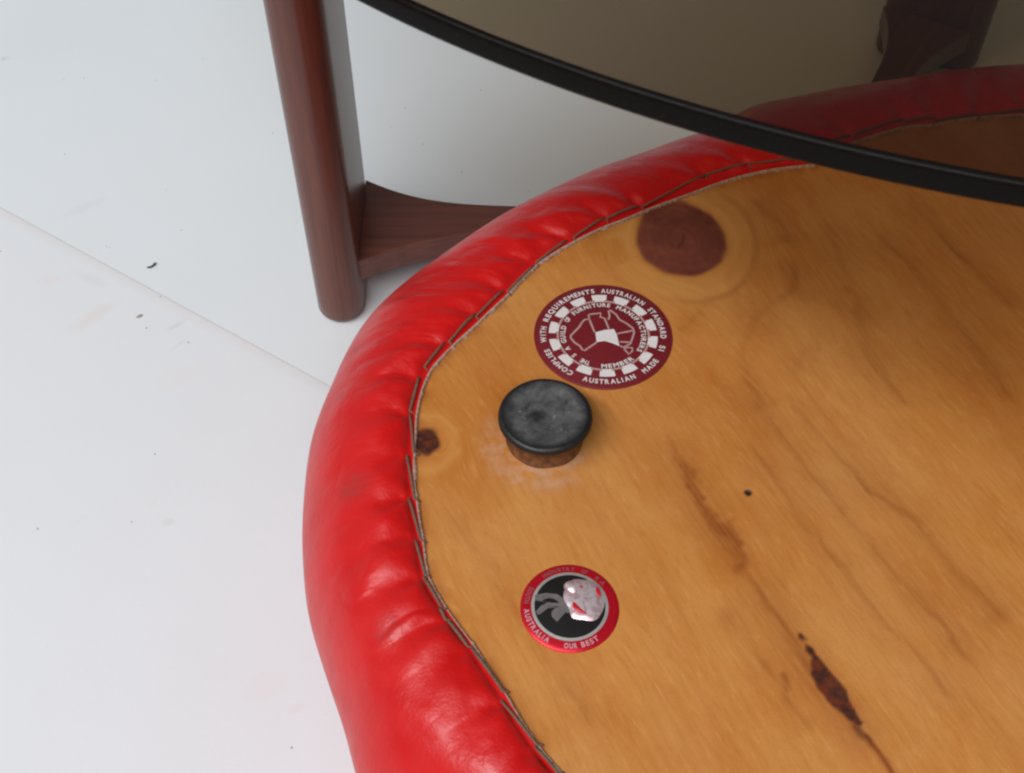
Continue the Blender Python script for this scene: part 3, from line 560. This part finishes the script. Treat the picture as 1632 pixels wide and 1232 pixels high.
# ------------------------------------------------------------------ lettering
_g = {}
def glyph(ch):
    if ch in _g: return _g[ch]
    c = bpy.data.curves.new('glyph', 'FONT'); c.body = ch; c.size = 1; c.resolution_u = 3; c.offset = 0.03
    o = bpy.data.objects.new('glyph', c); COL.objects.link(o); bpy.context.view_layer.update()
    m = o.to_mesh(); v = np.array([p.co[:2] for p in m.vertices]); f = [tuple(p.vertices) for p in m.polygons]; o.to_mesh_clear()
    bpy.data.objects.remove(o); bpy.data.curves.remove(c)
    lo, hi = v.min(0), v.max(0); v = v - [(lo[0] + hi[0]) / 2, 0]; _g[ch] = (v, f, hi[0] - lo[0]); return _g[ch]
def arc_text(V, F, txt, r, a0, a1, tops_out, h, dome=None, z=0):
    """letters centred on radius r, from angle a0 to a1 (degrees)"""
    wd = [glyph(c)[2] if c not in 'I1' else .34 for c in txt]; cum = np.cumsum([0] + [(wd[i] + wd[i + 1]) / 2 + .10 for i in range(len(txt) - 1)])
    tot = cum[-1] if len(txt) > 1 else 1
    dg = math.copysign(1, a1 - a0) if len(txt) > 1 else 0; hw = math.degrees(h * .36 / r); a0 += dg * hw * wd[0] / .72; a1 -= dg * hw * wd[-1] / .72
    arc = abs(R(a1 - a0)) * r; sx = min(arc / tot / 1.0, h / .72 * 1.25) if len(txt) > 1 else h / .72
    sx = max(sx, h / .72 * .8)
    for i, c in enumerate(txt):
        a = R(a0 + (a1 - a0) * (cum[i] / tot if len(txt) > 1 else 0)); v, f, _ = glyph(c); s = h / .72
        rad = np.array([math.cos(a), math.sin(a)]); up = rad if tops_out else -rad; rt = np.array([up[1], -up[0]])
        p = rad * r + (v[:, :1] * sx * .92) * rt + ((v[:, 1:] - .36) * s) * up; b = len(V)
        for q in p: V.append((q[0], q[1], (dome(q[0], q[1]) if dome else 0) + z))
        F.extend([tuple(b + k for k in t) for t in f])
def flat_poly(V, F, pts, z, dome=None):
    tri = tessellate_polygon([[Vector((x, y, 0)) for x, y in pts]]); b = len(V)
    for x, y in pts: V.append((x, y, (dome(x, y) if dome else 0) + z))
    F.extend([tuple(b + k for k in t) for t in tri])
def ribbon(V, F, pts, w, z):
    p = np.array(pts, float); t = np.gradient(p, axis=0) if len(p) > 2 else np.repeat((p[1] - p[0])[None], 2, 0); t /= np.linalg.norm(t, axis=1, keepdims=True)
    nrm = np.stack([-t[:, 1], t[:, 0]], 1) * w / 2; b = len(V)
    for a, n_ in zip(p, nrm): V.append((*(a + n_), z)); V.append((*(a - n_), z))
    F.extend([(b + 2 * i, b + 2 * i + 1, b + 2 * i + 3, b + 2 * i + 2) for i in range(len(p) - 1)])
def annulus(V, F, r0, r1, z, n=120, a0=0, a1=360, dome=None):
    b = len(V)
    for k in range(n + 1):
        f = R(a0 + (a1 - a0) * k / n)
        for r_ in (r0, r1): x, y = r_ * math.cos(f), r_ * math.sin(f); V.append((x, y, (dome(x, y) if dome else 0) + z))
    F.extend([(b + 2 * k, b + 2 * k + 1, b + 2 * k + 3, b + 2 * k + 2) for k in range(n)])
def sheet(name, V, F, m, parent):
    bm = bmesh.new(); vs = [bm.verts.new(p) for p in V]
    for f in F:
        try: bm.faces.new([vs[i] for i in f])
        except ValueError: pass
    bm.normal_update()
    for f in bm.faces:
        if f.normal.z < 0: f.normal_flip()
    me = bpy.data.meshes.new(name); bm.to_mesh(me); bm.free(); return link(name, me, m, parent, smooth=False)

# --- maroon maker's sticker with the map
s1 = lathe('sticker', [(.0001, -.0002), (.0231, -.0002), (.0231, .00045), (.0229, .00055), (.0001, .00055)], M_maroon, sc_, n=128)
s1.location = Vector((.0304, .27675, ZB)) - BASE; s1['label'] = 'maroon round sticker with white lettering, cog ring and map outline'
z0 = .00065
V, F = [], []
for txt, a0, a1, r_ in (('COMPLIES', 236.9, 199.2, .0201), ('WITH', 189.2, 169.7, .0201), ('REQUIREMENTS', 161.7, 96.6, .0201), ('AUSTRALIAN', 89.3, 43.9, .0201), ('STANDARD', 36.0, -4.3, .0201), ('S1', -14.5, -20.8, .0201),
        ('THE', 248.2, 234.4, .01355), ('S', 222, 222, .01355), ('A', 206.8, 206.8, .01355), ('GUILD', 194.6, 163.6, .01355), ('OF', 154.1, 145.5, .01355), ('FURNITURE', 136.0, 77.8, .01355), ('MANUFACTURERS', 66.7, -31.9, .01355)):
    arc_text(V, F, txt, r_, a0, a1, True, .0019 if r_ > .015 else .0017, None, z0)
arc_text(V, F, 'AUSTRALIAN', .0201, 248.8, 297.7, False, .0019, None, z0); arc_text(V, F, 'MADE', .0201, 307.7, 327.1, False, .0019, None, z0)
arc_text(V, F, 'MEMBER', .01355, 266.4, 311.4, False, .0017, None, z0)
sheet('lettering', V, F, M_white, s1)
V, F = [], []
annulus(V, F, .01482, .01555, z0)
sheet('ring', V, F, M_pink, s1)
V, F = [], []
for k in range(14):
    a = 92 + k * 360 / 14; annulus(V, F, .01575, .01815, z0 + .00004, 6, a - 8.4, a + 8.4); annulus(V, F, .01500, .01580, z0 + .00008, 6, a - 6.2, a + 6.2)
sheet('cog_teeth', V, F, M_white, s1)
V, F = [], []
for m_ in MAP: ribbon(V, F, m_, .00066, z0)
sheet('map_outline', V, F, M_pink, s1)
V, F = [], []; flat_poly(V, F, SAFILL, z0 + .00006); sheet('map_state', V, F, M_white, s1)

# --- small domed foil sticker
R2 = .0140; DH = .0011
def dome(x, y): return DH * max(0.0, 1 - (x * x + y * y) / R2 ** 2) ** .8
s2 = lathe('sticker', [(.0140, -.0002), (.0140, .0003)] + [(r_, .0004 + dome(r_, 0)) for r_ in np.linspace(.01385, .0002, 14)], M_ringred, sc_, n=96)
s2.location = Vector((.0163, .1745, ZB)) - BASE; s2['label'] = 'small domed foil sticker with red ring and silver flower on black'
zz = .0006
V, F = [], []
arc_text(V, F, 'SOUTH', .0122, 150, 175, False, .0015, dome, zz)
sheet('faint_lettering', V, F, M_dimp, s2)
V, F = [], []
arc_text(V, F, 'AUSTRALIA', .0122, 184, 240, False, .0015, dome, zz); arc_text(V, F, 'OUR', .0122, 261, 278, False, .0015, dome, zz); arc_text(V, F, 'BEST', .0122, 284, 307, False, .0015, dome, zz)
sheet('lettering', V, F, M_pinkp, s2)
V, F = [], []; arc_text(V, F, 'INDUSTRY', .0122, 128, 82, True, .0013, dome, zz); arc_text(V, F, 'OF', .0122, 72, 64, True, .0013, dome, zz); arc_text(V, F, 'SA', .0122, 50, 36, True, .0013, dome, zz)
sheet('faint_lettering', V, F, M_dimp, s2)
V, F = [], []; annulus(V, F, .0100, .0109, zz, 96, dome=dome); sheet('ring', V, F, M_silver, s2)
V, F = [], []
for a, b in zip(np.linspace(0, .0100, 9)[:-1], np.linspace(0, .0100, 9)[1:]): annulus(V, F, a, b, zz + .00003, 72, dome=dome)
sheet('black_disc', V, F, M_blackp, s2)
V, F = [], []; flat_poly(V, F, STEM, zz + .0001, dome); sheet('stem_print', V, F, M_greyp, s2)
# embossed flower: puffed foil
def puff(name, pts, hgt, m, z, parent, wr_=.0, off=(0, 0)):
    p = np.array(pts); c = p.mean(0) + np.array(off); n_ = len(p); q = np.concatenate([p[i] + (p[(i + 1) % n_] - p[i]) * np.linspace(0, 1, 5)[:-1, None] for i in range(n_)]); n_ = len(q)
    for _ in range(6): q = (np.roll(q, 1, 0) + 2 * q + np.roll(q, -1, 0)) / 4
    V = []; K = 10
    for k in range(K):
        s_ = 1 - k / (K - .5)
        for x, y in c + (q - c) * s_:
            V.append((x, y, dome(x, y) + z + hgt * math.sqrt(max(0, 1 - s_ ** 2)) + wr_ * (math.sin(x * 2600 + y * 900) + math.sin(y * 3100 - x * 1500)) * (1 - s_ ** 4)))
    F = [(k * n_ + i, k * n_ + (i + 1) % n_, (k + 1) * n_ + (i + 1) % n_, (k + 1) * n_ + i) for k in range(K - 1) for i in range(n_)] + [tuple((K - 1) * n_ + i for i in range(n_))]
    bm = bmesh.new(); vs = [bm.verts.new(v_) for v_ in V]
    for f in F: bm.faces.new([vs[i] for i in f])
    bmesh.ops.recalc_face_normals(bm, faces=bm.faces); me = bpy.data.meshes.new(name); bm.to_mesh(me); bm.free(); return link(name, me, m, parent)
def mat_foil():
    t = NT('pink_silver_foil'); o = t.obj(); n_ = t.noise(o, 420, 3, 0.6, 1.0)
    return t.fin(t.mix(t.ramp(n_, .45, .62), (0.74, 0.62, 0.63), (0.60, 0.36, 0.39)), 0.36, t.bump(t.noise(o, 450, 2), .18, .0006), Metallic=0.55)
fl_m = mat_foil(); fw = puff('flower', FLOWER, .0010, fl_m, zz, s2, .00003)
puff('highlight_bump', [(.0010 + .0027 * math.cos(a) * (1 + .2 * math.sin(3 * a)), .0054 + .0026 * math.sin(a)) for a in np.linspace(0, 2 * math.pi, 11)[:-1]], .0015, fl_m, zz + .0004, s2, .00002)  # extra bump shaped into the foil to catch a bright highlight
for p_ in PETALS:
    c = np.mean(p_, 0); hz = .0010 * math.sqrt(max(0, 1 - (np.hypot(*(c - np.array([.0042, .0020]))) / .0072) ** 2))
    puff('petal', p_, .0004, M_redp, zz + hz + .0001, s2)
